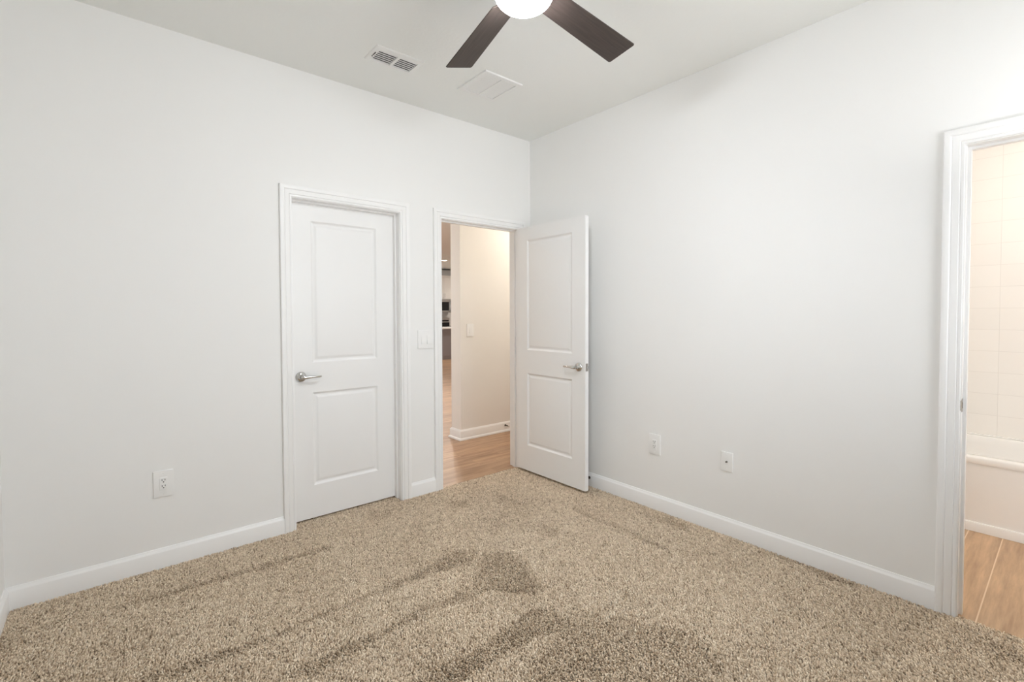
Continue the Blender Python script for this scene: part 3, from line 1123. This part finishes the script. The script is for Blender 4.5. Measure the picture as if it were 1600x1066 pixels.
uc = tag(empty('upper_cabinet', (RX0, KY - 0.34, 1.80)), 'pale upper kitchen cabinet above the microwave', 'cabinet')
b = MB()
b.box((0, 0.02, 0), (0.76, 0.338, 0.74), 0.002, 1)
b.build('body', 'cabinet_paint', uc, smooth=None)
for k in range(2):
    x = 0.004 + k * 0.377
    b = MB()
    b.box((x, 0.0, 0.02), (x + 0.373, 0.02, 0.735), 0.002, 1)
    d = b.build('door', 'cabinet_paint', uc, smooth=None)
    b = MB()
    for lo, hi in (((x, -0.006, 0.02), (x + 0.06, 0.0, 0.735)), ((x + 0.313, -0.006, 0.02), (x + 0.373, 0.0, 0.735)),
                   ((x + 0.06, -0.006, 0.02), (x + 0.313, 0.0, 0.08)), ((x + 0.06, -0.006, 0.675), (x + 0.313, 0.0, 0.735))):
        b.box(lo, hi, 0.001, 1)
    b.build('door_rail', 'cabinet_paint', d, smooth=None)
    b = MB()
    hx = x + (0.343 if k == 0 else 0.03)
    b.tube([(hx, -0.032, 0.05), (hx, -0.032, 0.20)], 0.006)
    b.tube([(hx, -0.032, 0.07), (hx, -0.004, 0.07)], 0.004)
    b.tube([(hx, -0.032, 0.18), (hx, -0.004, 0.18)], 0.004)
    tag(b.build('handle', 'chrome', d), 'slim steel bar handle')
b = MB()
b.box((-0.02, -0.02, 0.74), (0.78, 0.338, 0.80), 0.004, 1)
b.build('crown', 'cabinet_paint', uc, smooth=None)

# ------------------------------------------------------------------ carpet pile: every tuft a small bent yarn, lying the way the vacuum left it
STROKES = {
    'a': (0.9, [(-2.77, -0.91), (-2.33, -0.96), (-2.07, -0.95), (-1.73, -0.93), (-1.38, -0.86), (-1.26, -0.93), (-1.37, -1.02), (-1.71, -0.99), (-2.05, -0.98), (-2.31, -0.99), (-2.69, -0.98)]),
    'b': (0.9, [(-2.37, -1.23), (-1.95, -1.21), (-1.5, -1.19), (-1.33, -1.09), (-1.24, -0.97), (-1.16, -1.07), (-1.21, -1.43), (-1.28, -1.46), (-1.45, -1.3), (-1.72, -1.26), (-1.94, -1.26), (-2.29, -1.3)]),
    'c': (1.0, [(-2.0, -1.57), (-1.75, -1.58), (-1.4, -1.52), (-1.29, -1.58), (-1.32, -1.74), (-1.53, -1.69), (-1.73, -1.67), (-1.89, -1.67)]),
    'd': (1.0, [(-2.78, -0.28), (-2.25, -0.31), (-1.89, -0.33), (-1.89, -0.38), (-2.23, -0.37), (-2.78, -0.33)]),
    'e': (0.62, [(-1.21, -1.64), (-1.16, -1.81), (-1.0, -2.02), (-0.97, -2.16), (-1.01, -2.24), (-1.17, -2.28), (-1.63, -1.89), (-1.66, -1.81)]),
    'f': (1.0, [(-0.39, -0.89), (-0.42, -1.63), (-0.46, -1.65), (-0.45, -0.95)]),
    'g': (0.7, [(-0.10, -1.24), (-0.03, -1.56), (-0.13, -1.58), (-0.17, -1.31)]),
    'h': (0.8, [(0.02, -1.96), (-0.02, -2.42), (-0.09, -2.42), (-0.08, -2.26), (-0.04, -2.02)]),
    'i': (0.7, [(-0.79, -0.94), (-0.72, -1.06), (-0.82, -1.11), (-0.86, -1.04)]),
    'j': (0.7, [(-1.02, -0.25), (-0.84, -0.32), (-0.97, -0.43), (-1.06, -0.36)]),
    'k': (0.7, [(-0.65, -0.33), (-0.59, -0.65), (-0.68, -0.68), (-0.72, -0.46)]),
    'l': (0.6, [(-1.52, -0.04), (-1.36, -0.1), (-1.45, -0.23), (-1.55, -0.17)]),
    'm': (0.5, [(-0.95, -1.55), (-0.95, -1.85), (-0.99, -1.85), (-0.99, -1.6)]),
    'n': (0.5, [(-0.37, -2.23), (-0.46, -2.4), (-0.51, -2.4), (-0.47, -2.27)]),
    'o': (0.6, [(-0.14, -2.79), (-0.09, -2.98), (-0.2, -2.99), (-0.21, -2.9)]),
    'p': (0.6, [(-0.95, -0.58), (-0.9, -0.75), (-1.01, -0.86), (-1.03, -0.76)]),
}


def poly_weight(x, y, poly, soft):
    """1 inside, fading out over `soft` metres"""
    inside = np.zeros(len(x), bool)
    dist = np.full(len(x), 1e9)
    n = len(poly)
    for i in range(n):
        ax, ay = poly[i]
        bx, by = poly[(i + 1) % n]
        cond = ((ay > y) != (by > y)) & (x < (bx - ax) * (y - ay) / (by - ay + 1e-12) + ax)
        inside ^= cond
        dx, dy = bx - ax, by - ay
        tt = np.clip(((x - ax) * dx + (y - ay) * dy) / (dx * dx + dy * dy), 0, 1)
        dist = np.minimum(dist, np.hypot(x - ax - tt * dx, y - ay - tt * dy))
    sd = np.where(inside, -dist, dist)
    return np.clip(0.5 - sd / soft, 0, 1)


def smooth_noise(rs, x, y, cell):
    gx, gy = (x + 10) / cell, (y + 10) / cell
    g = rs.random((int(20 / cell) + 3, int(20 / cell) + 3))
    ix, iy = gx.astype(int), gy.astype(int)
    fx, fy = gx - ix, gy - iy
    fx, fy = fx * fx * (3 - 2 * fx), fy * fy * (3 - 2 * fy)
    return (g[ix, iy] * (1 - fx) * (1 - fy) + g[ix + 1, iy] * fx * (1 - fy) + g[ix, iy + 1] * (1 - fx) * fy + g[ix + 1, iy + 1] * fx * fy)


def carpet():
    rs = np.random.default_rng(7)
    step = 0.0062
    areas = [(LEFT + 0.004, -0.004, FRONT + 0.004, -0.004), (CX0 + 0.01, CX1 - 0.01, -0.004, 0.16), (BX0 + 0.008, BX1 - 0.008, -0.004, 0.010), (-0.004, 0.010, BY1 + 0.008, BY0 - 0.008)]
    X, Y = [], []
    for xa, xb, ya, yb in areas:
        gx, gy = np.meshgrid(np.arange(xa, xb, step), np.arange(ya, yb, step))
        X.append(gx.ravel())
        Y.append(gy.ravel())
    x = np.concatenate(X)
    y = np.concatenate(Y)
    n = len(x)
    x = x + rs.uniform(-0.5, 0.5, n) * step
    y = y + rs.uniform(-0.5, 0.5, n) * step
    x = np.minimum(x, 0.012)
    jx = x + 0.05 * (smooth_noise(rs, x, y, 0.12) - 0.5) + 0.022 * (smooth_noise(rs, x, y, 0.03) - 0.5)
    jy = y + 0.03 * (smooth_noise(rs, x, y, 0.12) - 0.5) + 0.022 * (smooth_noise(rs, x, y, 0.03) - 0.5)
    nap = np.zeros(n)
    for k, (s, poly) in STROKES.items():
        nap = np.maximum(nap, s * poly_weight(jx, jy, poly, 0.028))
    patch = smooth_noise(rs, x, y, 0.22)
    streak = smooth_noise(rs, x * 0.35, y * 2.0, 0.12)
    nap = nap * (0.72 + 0.5 * smooth_noise(rs, x, y, 0.16)) + 0.16 * np.clip(streak - 0.55, 0, 1) * 2
    nap = np.clip(nap, 0, 1)
    fine = smooth_noise(rs, x, y, 0.014)
    # lean: brushed away from the window normally, back towards it in the strokes
    lean_dir = np.where(rs.random(n) < nap, -0.75 * PI, 0.35 * PI) + rs.normal(0, 0.9, n)
    lean = np.abs(rs.normal(0.0075, 0.0025, n))
    lx, ly = np.cos(lean_dir) * lean, np.sin(lean_dir) * lean
    hgt = 0.0120 + 0.0022 * rs.standard_normal(n) - 0.0022 * nap
    hgt = np.clip(hgt, 0.005, 0.017)
    rad = rs.uniform(0.0030, 0.0042, n)
    yarn = 0.57 + 0.20 * rs.standard_normal(n) + 0.30 * (fine - 0.5) + 0.10 * (patch - 0.5) - 0.17 * nap  # strokes also darkened in the yarn colour, for shade of the leaning pile
    dark = rs.random(n) < 0.07
    yarn = np.where(dark, yarn - 0.35, yarn)
    yarn = np.clip(yarn, 0, 1)
    z0 = -0.0085
    V = np.zeros((n, 7, 3), np.float32)
    ph = rs.uniform(0, 2 * PI, n)
    for k in range(3):
        a = ph + k * 2 * PI / 3
        V[:, k, 0] = x + rad * 0.9 * np.cos(a)
        V[:, k, 1] = y + rad * 0.9 * np.sin(a)
        V[:, k, 2] = z0
        a2 = a + 0.8
        V[:, 3 + k, 0] = x + lx * 0.42 + rad * 1.1 * np.cos(a2)
        V[:, 3 + k, 1] = y + ly * 0.42 + rad * 1.1 * np.sin(a2)
        V[:, 3 + k, 2] = z0 + hgt * 0.76
    V[:, 6, 0] = x + lx
    V[:, 6, 1] = y + ly
    V[:, 6, 2] = z0 + hgt
    V[:, :, 0] = np.where((V[:, :, 1] > BY0 - 0.005) & (V[:, :, 0] > -0.001), -0.001, V[:, :, 0])
    quads = np.array([[0, 1, 4, 3], [1, 2, 5, 4], [2, 0, 3, 5]])
    tris = np.array([[3, 4, 6], [4, 5, 6], [5, 3, 6]])
    base = (np.arange(n) * 7)[:, None, None]
    loops = np.concatenate([(base + quads).reshape(n, 12), (base + tris).reshape(n, 9)], axis=1).ravel()
    sizes = np.tile(np.array([4, 4, 4, 3, 3, 3]), n)
    starts = np.concatenate([[0], np.cumsum(sizes)[:-1]])
    me = bpy.data.meshes.new('carpet_pile')
    me.vertices.add(n * 7)
    me.vertices.foreach_set('co', V.ravel())
    me.loops.add(len(loops))
    me.loops.foreach_set('vertex_index', loops.astype(np.int32))
    me.polygons.add(len(sizes))
    me.polygons.foreach_set('loop_start', starts.astype(np.int32))
    at = me.attributes.new('yarn', 'FLOAT', 'POINT')
    at.data.foreach_set('value', np.repeat(yarn, 7).astype(np.float32))
    me.polygons.foreach_set('use_smooth', np.ones(len(sizes), bool))
    me.update(calc_edges=True)
    me.materials.append(MATS['carpet_yarn'])
    o = bpy.data.objects.new('carpet_pile', me)
    C.objects.link(o)
    tag(o, 'beige and brown cut pile carpet covering the bedroom floor, with vacuum marks', 'carpet', kind='stuff')


carpet()
